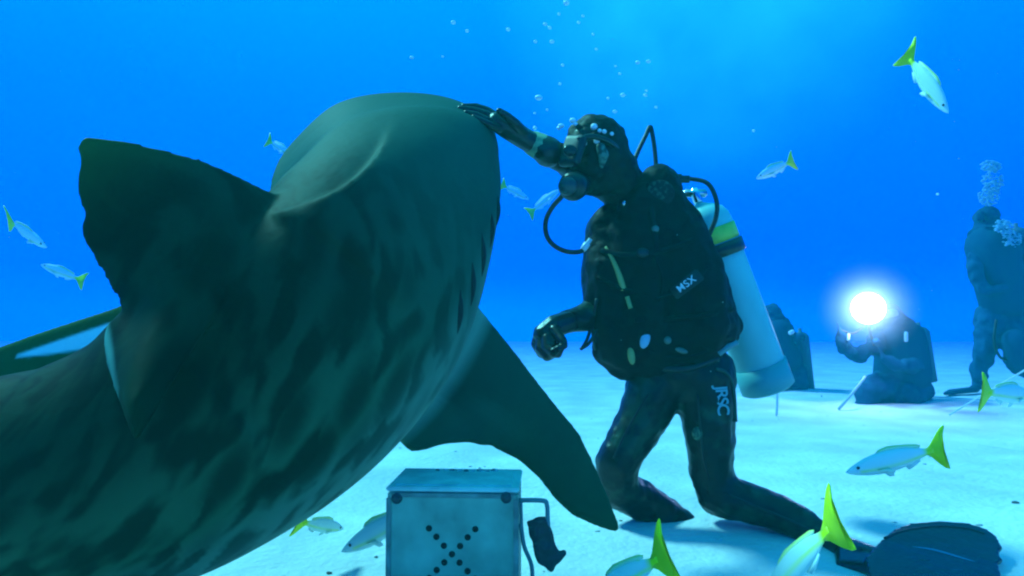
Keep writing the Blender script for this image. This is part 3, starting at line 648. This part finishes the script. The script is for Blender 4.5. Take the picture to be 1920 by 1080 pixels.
m2 = n.nodes.new('ShaderNodeMath'); m2.operation = 'POWER'; m2.inputs[1].default_value = 2; L(m1.outputs[0], m2.inputs[0]); m3 = n.nodes.new('ShaderNodeMath'); m3.operation = 'MULTIPLY'; m3.inputs[1].default_value = 2.2; L(m2.outputs[0], m3.inputs[0])
L(m3.outputs[0], pv.inputs['Density']); L(pv.outputs[0], ou.inputs['Volume'])
o = obj('halo_volume', bm, sv); tag(o, 'scattering volume added round the bright dive light to carry its halo', 'halo', kind='stuff')

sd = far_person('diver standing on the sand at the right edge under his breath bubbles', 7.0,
  [[(1880, 585, 7.0, 36), (1872, 520, 7.0, 42), (1862, 455, 7.0, 40), (1852, 420, 7.0, 18)],
   [(1835, 455, 7.0, 18), (1826, 505, 6.9, 15), (1850, 545, 6.8, 12), (1880, 540, 6.75, 9)],
   [(1905, 460, 7.0, 20), (1930, 520, 7.0, 16), (1915, 570, 6.8, 12)],
   [(1862, 590, 7.0, 30), (1845, 655, 6.95, 20), (1833, 718, 7.0, 11), (1826, 732, 6.95, 8)],
   [(1895, 595, 7.0, 32), (1905, 650, 6.8, 24), (1915, 680, 6.9, 22), (1945, 706, 7.2, 12)]],
  [(1850, 405, 7.0, 20)], [((1905, 425, 7.2), (1915, 560, 7.2), .095)])
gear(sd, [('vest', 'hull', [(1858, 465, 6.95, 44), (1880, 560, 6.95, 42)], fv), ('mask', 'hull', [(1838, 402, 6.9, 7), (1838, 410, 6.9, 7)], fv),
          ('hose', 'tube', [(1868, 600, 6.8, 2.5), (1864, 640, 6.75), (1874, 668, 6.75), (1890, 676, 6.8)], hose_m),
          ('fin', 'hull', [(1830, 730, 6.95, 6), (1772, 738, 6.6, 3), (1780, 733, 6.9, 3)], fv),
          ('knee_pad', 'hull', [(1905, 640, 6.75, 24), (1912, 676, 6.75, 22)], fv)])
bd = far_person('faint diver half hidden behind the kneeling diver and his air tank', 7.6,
  [[(1470, 690, 7.6, 34), (1462, 640, 7.6, 34), (1455, 600, 7.6, 20), (1448, 585, 7.6, 12)],
   [(1470, 620, 7.6, 14), (1490, 640, 7.4, 10), (1502, 634, 7.3, 7)],
   [(1465, 700, 7.6, 30), (1440, 730, 7.4, 22), (1480, 750, 7.7, 12), (1540, 752, 8.0, 8)],
   [(1480, 700, 7.6, 30), (1495, 735, 7.5, 18), (1500, 750, 7.5, 14)]],
  [(1450, 585, 7.6, 17)], [((1500, 622, 7.7), (1512, 730, 7.7), .09)])
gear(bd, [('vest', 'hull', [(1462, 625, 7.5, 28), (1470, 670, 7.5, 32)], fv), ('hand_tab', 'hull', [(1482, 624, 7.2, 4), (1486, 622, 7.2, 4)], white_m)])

# ---------------------------------------------------------------- bait box
Bc = P(843, 1100, 1.55); bw, bdp, bh = .301, .20, .362
bx0 = P(722, 910, 1.55); bx1 = P(966, 910, 1.55)
ang = math.radians(-3)
bc = Vector(((bx0.x + bx1.x) / 2 + .012, 1.553 + bdp / 2 * 1.0, 0)); gz = ground_z(bc.x, bc.y)
top = bx0.z
crate = thing('bait_box', (bc.x, bc.y, gz), 'grey metal box with a cross of drilled holes standing on the sand', 'box')
crate.rotation_euler = (0, 0, ang)
alu = mat('dull_aluminium', (.22, .50, .35), .5, .45, 9, bump=.12, bump_scale=30)
alu2 = mat('box_lid_lit', (.45, .80, .70), .5, .3, 14, bump=.2, bump_scale=40)  # top light painted in: lid coloured paler than the box sides
hole = mat('dark_hole', (.004, .006, .006), .9)
H = top - gz
X = .106 / 4
fx = (843 - 843) / FPX
bm = bmesh.new(); t = Matrix.Translation((0, 0, H / 2 - .006)); box(bm, t, (bw, bdp, H - .012), .004); shell = obj('shell', bm, alu, crate, local=True, smooth=False)
bm = bmesh.new(); box(bm, Matrix.Translation((0, 0, H - .005)), (bw + .006, bdp + .006, .010), .003); lid = obj('lid', bm, alu2, crate, local=True, smooth=False)
bm = bmesh.new(); box(bm, Matrix.Translation((0, -.0, H + .001)), (bw - .03, bdp - .03, .004), .001); obj('lid_panel', bm, alu2, lid, local=True, smooth=False)
def disc(bm, x, z, r_, dep=.003, y=None):
    revolve(bm, [(0, r_), (dep, r_), (dep + .0005, r_ * .6)], Vector((x, -bdp / 2 + .002 if y is None else y, z)), Vector((0, -1, 0)), 16)
ztop = H
for (px, py) in ((800, 985), (814, 1000), (828, 1016), (843, 1031), (858, 1016), (872, 1000), (886, 985), (829, 1046), (815, 1060), (801, 1075), (857, 1046), (872, 1061), (886, 1075)):
    bm = bmesh.new(); s_ = 1.55 / FPX; disc(bm, (px - 843) * s_, H - (py - 910) * s_, 5.8 * s_); obj('drilled_hole', bm, hole, shell, local=True)
for (px, py) in ((740, 931), (943, 927)):
    bm = bmesh.new(); s_ = 1.55 / FPX; disc(bm, (px - 843) * s_, H - (py - 910) * s_, 10 * s_, .006); disc(bm, (px - 843) * s_, H - (py - 910) * s_, 5 * s_, .012); obj('bolt', bm, mat('bolt', (.02, .04, .05), .5), shell, local=True)
bm = bmesh.new(); 
for k in range(9): ball(bm, Vector((-.06 + k * .018, bdp / 2 - .035 + random.uniform(-.008, .008), H + .004)), random.uniform(.004, .008), (1.4, 1, .6))
obj('bait_scraps', bm, mat('bait_scraps', (.05, .09, .1), .6, 0, 60, (.7, .75, .7), thresh=(.4, .6)), lid, local=True)
hd_ = mat('handle_metal', (.10, .20, .22), .4)
bm = bmesh.new(); xr = bw / 2
tube(bm, [Vector((xr - .002, -.03, H - .045)), Vector((xr + .055, -.03, H - .045)), Vector((xr + .066, -.03, H - .055)), Vector((xr + .068, -.03, H - .09)), Vector((xr + .072, -.03, H - .15)), Vector((xr + .082, -.03, H - .19))], .0055, 10, 6); tube(bm, [Vector((xr + .004, -.03, H - .04)), Vector((xr + .006, -.03, H - .12))], .004, 8, 4)
obj('handle', bm, hd_, crate, local=True)
bm = bmesh.new()
hull(bm, [(Vector((xr + .022, -.03, H - .098)), .006), (Vector((xr + .060, -.03, H - .085)), .006), (Vector((xr + .05, -.03, H - .185)), .008), (Vector((xr + .092, -.03, H - .178)), .008)])
hull(bm, [(Vector((xr + .05, -.03, H - .185)), .008), (Vector((xr + .105, -.03, H - .165)), .007), (Vector((xr + .075, -.03, H - .205)), .006)])
mm_ = remeshed(bm, .003, 2); wrinkle(mm_, .004, 50, 2)
link('latch_block', mm_, mat('latch_black', (.012, .022, .026), .5, bump=.3), crate, local=True)
bm = bmesh.new(); tube(bm, [Vector((xr + .004, -.03, H - .10)), Vector((xr + .012, -.035, H - .15)), Vector((xr + .03, -.03, H - .20)), Vector((xr + .03, -.04, H - .26))], .005, 8, 6); obj('cord', bm, hd_, crate, local=True)

bm = bmesh.new()
for k in range(2): box(bm, Matrix.Translation(((-1) ** k * (bw / 2 - .004), -bdp / 2 - .0012, H / 2 - .01)), (.012, .003, H - .03), .001)
box(bm, Matrix.Translation((0, -bdp / 2 - .0016, H - .018)), (bw - .02, .003, .010), .001)
obj('edge_trim', bm, mat('trim_metal', (.16, .30, .26), .45, .5, 25), shell, local=True, smooth=False)
# ---------------------------------------------------------------- fish
def fish_mesh(bend=0.0, up=0.0):
    bm = bmesh.new(); N = 30; SEG = 20
    def ctr(x): # x from .5 nose to -.5 tail tip
        u = max(0, .2 - x); return Vector((x, bend * u * u, up * u * u))
    prof = [(.5, .004), (.48, .018), (.44, .038), (.38, .060), (.30, .083), (.20, .100), (.10, .105), (0, .100), (-.1, .085), (-.18, .070), (-.25, .045), (-.29, .034), (-.33, .032), (-.36, .034)]
    xs = [p[0] for p in prof][::-1]; hs = [p[1] for p in prof][::-1]
    rings = []
    for i in range(N + 1):
        x = .5 - .86 * (i / N) ** 1.05; h = float(np.interp(x, xs, hs)); wd = h * (.42 if x > -.1 else .42 - .25 * min(1, (-.1 - x) / .2))
        c = ctr(x); rings.append([bm.verts.new(c + Vector((0, math.sin(2 * math.pi * k / SEG) * wd, math.cos(2 * math.pi * k / SEG) * h * (1 if math.cos(2 * math.pi * k / SEG) > 0 else .9)))) for k in range(SEG)])
    for A, B in zip(rings[:-1], rings[1:]):
        for k in range(SEG): bm.faces.new((A[k], A[(k + 1) % SEG], B[(k + 1) % SEG], B[k]))
    bm.faces.new(rings[0]); bm.faces.new(rings[-1][::-1])
    def blade(pts, th=.007):
        pp = [ctr(x) + Vector((0, 0, z)) for x, z in pts]; plate(bm, pp, th, Vector((0, 1, 0)))
    blade([(-.29, .026), (-.335, .055), (-.375, .10), (-.42, .15), (-.465, .19), (-.50, .205), (-.50, .185), (-.475, .12), (-.455, .065), (-.438, .028), (-.43, 0), (-.438, -.028), (-.455, -.065), (-.475, -.12), (-.50, -.185), (-.50, -.205), (-.465, -.19), (-.42, -.15), (-.375, -.10), (-.335, -.055), (-.29, -.026)], .009)
    blade([(.22, .085), (.17, .125), (.08, .14), (0, .13), (-.1, .115), (-.2, .095), (-.24, .075), (-.22, .05), (-.1, .075), (0, .085), (.1, .09)], .006)
    blade([(-.06, -.08), (-.10, -.115), (-.15, -.10), (-.22, -.065), (-.2, -.045)], .006)
    blade([(.16, -.08), (.10, -.13), (.05, -.135), (.07, -.08)], .006)
    for sy in (-1, 1):
        plate(bm, [ctr(x) + Vector((0, sy * yy_, z)) for x, z, yy_ in ((.24, -.03, .047), (.22, -.05, .046), (.12, -.085, .066), (.10, -.07, .068), (.14, -.03, .056))], .005)
    me = bpy.data.meshes.new('snapper'); bmesh.ops.recalc_face_normals(bm, faces=bm.faces); bm.to_mesh(me); bm.free()
    vals = []
    for v in me.vertices:
        x = v.co.x; z = v.co.z - ctr(x).z
        yl = 0.0
        if x < -.24: yl = min(1, (-.24 - x) / .06)
        if z > .105 - max(0, -.02 - x) * .25 and x < .25: yl = max(yl, .75)
        yl = max(yl, .7 * max(0, 1 - abs(z - (-.02 + .10 * max(0, .1 - x) * 0)) / .022) * (1 if x < .38 else 0))
        vals.append(yl)
    at = me.attributes.new('yellow', 'FLOAT', 'POINT'); at.data.foreach_set('value', vals); return me
def fish_mat():
    m = bpy.data.materials.new('snapper_skin'); m.use_nodes = True; n = m.node_tree; b = n.nodes['Principled BSDF']
    a = n.nodes.new('ShaderNodeAttribute'); a.attribute_name = 'yellow'; x = n.nodes.new('ShaderNodeMix'); x.data_type = 'RGBA'
    n.links.new(a.outputs['Fac'], x.inputs[0]); x.inputs[6].default_value = (.72, .86, .76, 1); x.inputs[7].default_value = (.80, .90, .0, 1)
    n.links.new(x.outputs[2], b.inputs['Base Color']); b.inputs['Roughness'].default_value = .45; b.inputs['Specular IOR Level'].default_value = .3
    return m
fmats = fish_mat(); eye_m = mat('fish_eye', (.01, .01, .012), .1)
fm = [fish_mesh(0, 0), fish_mesh(.35, .0), fish_mesh(-.35, .0)]
eb = bmesh.new(); ball(eb, Vector((.40, .022, .022)), .0135); ball(eb, Vector((.40, -.022, .022)), .0135); eme = bpy.data.meshes.new('eyes'); eb.to_mesh(eme); eb.free()
# nose px, tail px (each with its depth), variant, roll, label
FISH = [
 ((1778, 212, 2.9), (1695, 96, 3.1), 0, 0.2, 'pale snapper diving head down high at the upper right, nearest the top edge'),
 ((1418, 335, 6.4), (1490, 300, 6.6), 0, 0, 'small snapper in mid water right of the black hose loop'),
 ((88, 464, 6.0), (12, 410, 6.2), 0, 0.5, 'small snapper facing down right beside the shark fin notch at the left edge'),
 ((76, 496, 6.0), (160, 528, 6.0), 0, 0, 'small snapper facing left, lower of the two by the left edge'),
 ((548, 292, 9.0), (500, 262, 9.2), 0, 0, 'tiny faint snapper just left of the shark head'),
 ((992, 374, 11.0), (938, 345, 11.2), 0, 0, 'tiny pale snapper peeping out at the right side of the shark head'),
 ((1050, 355, 12.), (990, 402, 12.2), 0, 0, 'faint greenish snapper behind the kneeling diver hose'),
 ((1586, 886, 1.95), (1775, 838, 2.05), 0, 0, 'snapper with bright yellow forked tail side on over bare sand at right'),
 ((1935, 742, 3.15), (1838, 735, 2.95), 0, 0.1, 'snapper at the right edge under the thin line, tail towards the lens'),
 ((1425, 1140, 1.50), (1578, 965, 1.30), 0, .35, 'close snapper whose big yellow tail crosses the diver ankle'),
 ((1100, 1140, 1.50), (1258, 1032, 1.32), 0, .2, 'snapper cut by the bottom edge below the diver boot, yellow tail up'),
 ((644, 992, 2.1), (556, 978, 1.95), 0, .3, 'snapper under the shark belly left of the metal box, green tail'),
 ((640, 1035, 1.85), (790, 950, 2.0), 0, .0, 'larger pale snapper partly hidden behind the left side of the metal box'),
]
for k, (h, t_, var, roll, lab) in enumerate(FISH):
    a, b_ = P(*h), P(*t_); xx = (a - b_); ln = xx.length; xx.normalize()
    zz = Vector((0, 0, 1)); yy = zz.cross(xx).normalized(); zz = xx.cross(yy)
    R3 = Matrix((xx, yy, zz)).transposed() @ Matrix.Rotation(roll, 3, 'X')
    f = bpy.data.objects.new('snapper', fm[var]); COL.objects.link(f)
    if not fm[var].materials: fm[var].materials.append(fmats); fm[var].polygons.foreach_set('use_smooth', [True] * len(fm[var].polygons))
    f.matrix_world = Matrix.Translation((a + b_) / 2) @ R3.to_4x4() @ Matrix.Diagonal((ln, ln, ln * (1.0, .92, 1.1, .95, 1, 1, 1, .88, 1, 1.05, 1.05, 1.15, 1.3)[k], 1))
    tag(f, lab, 'fish', 'yellow tailed snappers')
    e = bpy.data.objects.new('eye', eme); COL.objects.link(e); e.parent = f
    if not eme.materials: eme.materials.append(eye_m)

# ---------------------------------------------------------------- bubbles
bub_m = mat('air_bubble', (.85, .95, .95), .25, spec=.8); plume_m = mat('plume_bubble', (.22, .50, .60), .5, spec=.2)
b0 = bmesh.new(); ball(b0, Vector(), 1, sub=3)
for v in b0.verts: v.co.z *= .82
bme_ = bpy.data.meshes.new('air_bubble'); b0.to_mesh(bme_); b0.free(); bme_.materials.append(bub_m); bme_.polygons.foreach_set('use_smooth', [True] * len(bme_.polygons))
BUB = [(850, 42, 5), (876, 58, 4), (953, 55, 4.5), (1004, 78, 4), (1035, 78, 4.5), (1022, 45, 4), (1031, 52, 4), (1048, 26, 3.5), (1062, 5, 7), (1085, 42, 3.5), (1093, 30, 3), (1112, 64, 3), (1118, 92, 3), (772, 108, 4), (830, 106, 2.5),
       (1055, 122, 3.5), (1050, 157, 3.5), (1010, 183, 7), (1196, 117, 4.5), (1216, 115, 4.5), (1168, 178, 5), (1140, 184, 3), (1210, 178, 4), (1212, 170, 3), (1153, 209, 4), (1162, 138, 3), (1154, 124, 2.5), (1230, 201, 3),
       (1052, 236, 6), (1048, 240, 5), (1074, 226, 7), (1079, 233, 5), (1003, 240, 5), (1007, 250, 6), (1013, 254, 5), (1026, 206, 3), (1003, 212, 2.5), (1413, 245, 3), (1758, 364, 3)]
for k, (px, py, rp_) in enumerate(BUB):
    d = 2.28 if py > 222 and px < 1100 else random.uniform(2.1, 3.0)
    if px > 1300: d = 4
    o = bpy.data.objects.new('air_bubble', bme_); COL.objects.link(o); o.location = P(px, py, d); rr = rp_ * d / FPX * .85; o.scale = (rr * random.uniform(.9, 1.25), rr, rr)
    near = py > 222 and px < 1100
    if px == 1413: lab = 'single tiny bubble above the small mid-water snapper'
    elif px == 1758: lab = 'single tiny bubble left of the standing diver plume'
    elif rp_ == 7 and py == 183: lab = 'brightest lone bubble between the shark head and the diver hood'
    elif py == 5: lab = 'large bubble at the very top edge of the water column'
    elif near: lab = 'silver bubble clinging by the raised wrist and hood of the kneeling diver'
    else: lab = 'small air bubble rising in open water above the kneeling diver'
    tag(o, lab, 'bubble', 'bubbles by the diver wrist and hood' if near else 'air bubbles rising above the diver')
def plume(name, lab, spots, n):
    bm = bmesh.new()
    for i in range(n):
        px, py, rx, ry, d = random.choice(spots)
        a = random.uniform(0, 6.28); q = math.sqrt(random.random())
        ball(bm, P(px + rx * q * math.cos(a), py + ry * q * math.sin(a), d + random.uniform(-.15, .15)), random.uniform(.004, .016), (1.2, 1.2, .7), None, 1)
    o = obj(name, bm, plume_m); tag(o, lab, 'bubbles', kind='stuff')
plume('bubble_plume', 'dense pale plume of breath bubbles above the standing diver', [(1858, 312, 20, 11, 6.9), (1862, 340, 21, 20, 6.9), (1855, 368, 20, 18, 6.9)], 620)
plume('bubble_plume', 'dense pale patch of breath bubbles beside the standing diver shoulder', [(1882, 425, 18, 14, 6.7), (1898, 448, 18, 16, 6.7)], 300)

bm = bmesh.new()
for i in range(160):
    d = random.uniform(1.5, 5.5); ball(bm, P(random.uniform(-100, 2020), random.uniform(-60, 940), d), random.uniform(.0008, .0022), (1, 1, 1), None, 1)
o = obj('floating_specks', bm, mat('speck', (.15, .25, .22), .8)); tag(o, 'fine pale specks drifting in the water', 'specks', kind='stuff')
# ---------------------------------------------------------------- small things on the sand
bm = bmesh.new(); tube(bm, [P(1456, 780, 5.4), P(1457, 755, 5.4), P(1457, 731, 5.4)], .011, 8, 3); o = obj('marker_stake', bm, mat('stake_white', (.7, .72, .7), .6)); tag(o, 'short white stake upright in the sand behind the diver tank', 'stake')
bm = bmesh.new(); tube(bm, [P(1780, 778, 4.2), P(1815, 757, 4.1), P(1860, 730, 3.95), P(1925, 692, 3.7), P(2100, 590, 3.3)], .005, 8, 6); o = obj('thin_line', bm, mat('pale_cord', (.6, .66, .66), .7)); tag(o, 'thin pale cord slanting up to the right edge from the sand', 'cord')
bm = bmesh.new(); tube(bm, [P(1572, 768, 5.7), P(1600, 735, 5.7), P(1622, 706, 5.8)], .012, 8, 3); o = obj('pole', bm, mat('pole_pale', (.35, .5, .5), .6)); tag(o, 'pale thin pole leaning on the sand left of the crouching diver', 'pole')
bm = bmesh.new()
for k in range(170):
    x_, y_ = random.uniform(-1.5, 5), random.uniform(1.8, 8); ball(bm, Vector((x_, y_, ground_z(x_, y_) + .001)), random.uniform(.003, .009), (random.uniform(.8, 1.8), 1, .5), None, 1)
o = obj('shell_grit', bm, mat('shell_grit', (.75, .72, .66), .8, 0, 3, (.18, .2, .18), thresh=(.4, .6))); tag(o, 'scattered shell grit lying on the pale sand', 'grit', kind='stuff')
rock_m = mat('sea_rubble', (.10, .12, .11), .9, .4, 10)
for k, (px, py, rp_, lab) in enumerate([(1905, 954, 5, 'dark pebble on the sand near the right edge above the swim fin'), (618, 1068, 4, 'dark pebble on the sand left of the metal box')]):
    d = CAM.z / ((py - 610) / FPX); g = P(px, py, d)
    bm = bmesh.new(); ball(bm, Vector((0, 0, 0)), rp_ * d / FPX, (1.4, 1, .6), sub=3)
    for v in bm.verts: v.co += v.co.normalized() * noise.noise(v.co * 90 + Vector((k, 0, 0))) * .003
    o = obj('pebble', bm, rock_m); o.location = (g.x, g.y, ground_z(g.x, g.y) + .003); tag(o, lab, 'pebble', 'dark pebbles on the sand')

# ---------------------------------------------------------------- water haze
bm = bmesh.new(); box(bm, Matrix.Translation((0, 2, 1.75)), (58, 58, 6.0))
hz = bpy.data.materials.new('water_haze'); hz.use_nodes = True; n = hz.node_tree; n.nodes.clear()
ou = n.nodes.new('ShaderNodeOutputMaterial'); pv = n.nodes.new('ShaderNodeVolumePrincipled')
pv.inputs['Density'].default_value = HAZE; pv.inputs['Color'].default_value = (.0, .125, .10, 1); pv.inputs['Absorption Color'].default_value = (.0, .09, 1.0, 1); pv.inputs['Anisotropy'].default_value = 0.2
n.links.new(pv.outputs[0], ou.inputs['Volume'])
o = obj('haze', bm, hz, smooth=False); tag(o, kind='stuff')
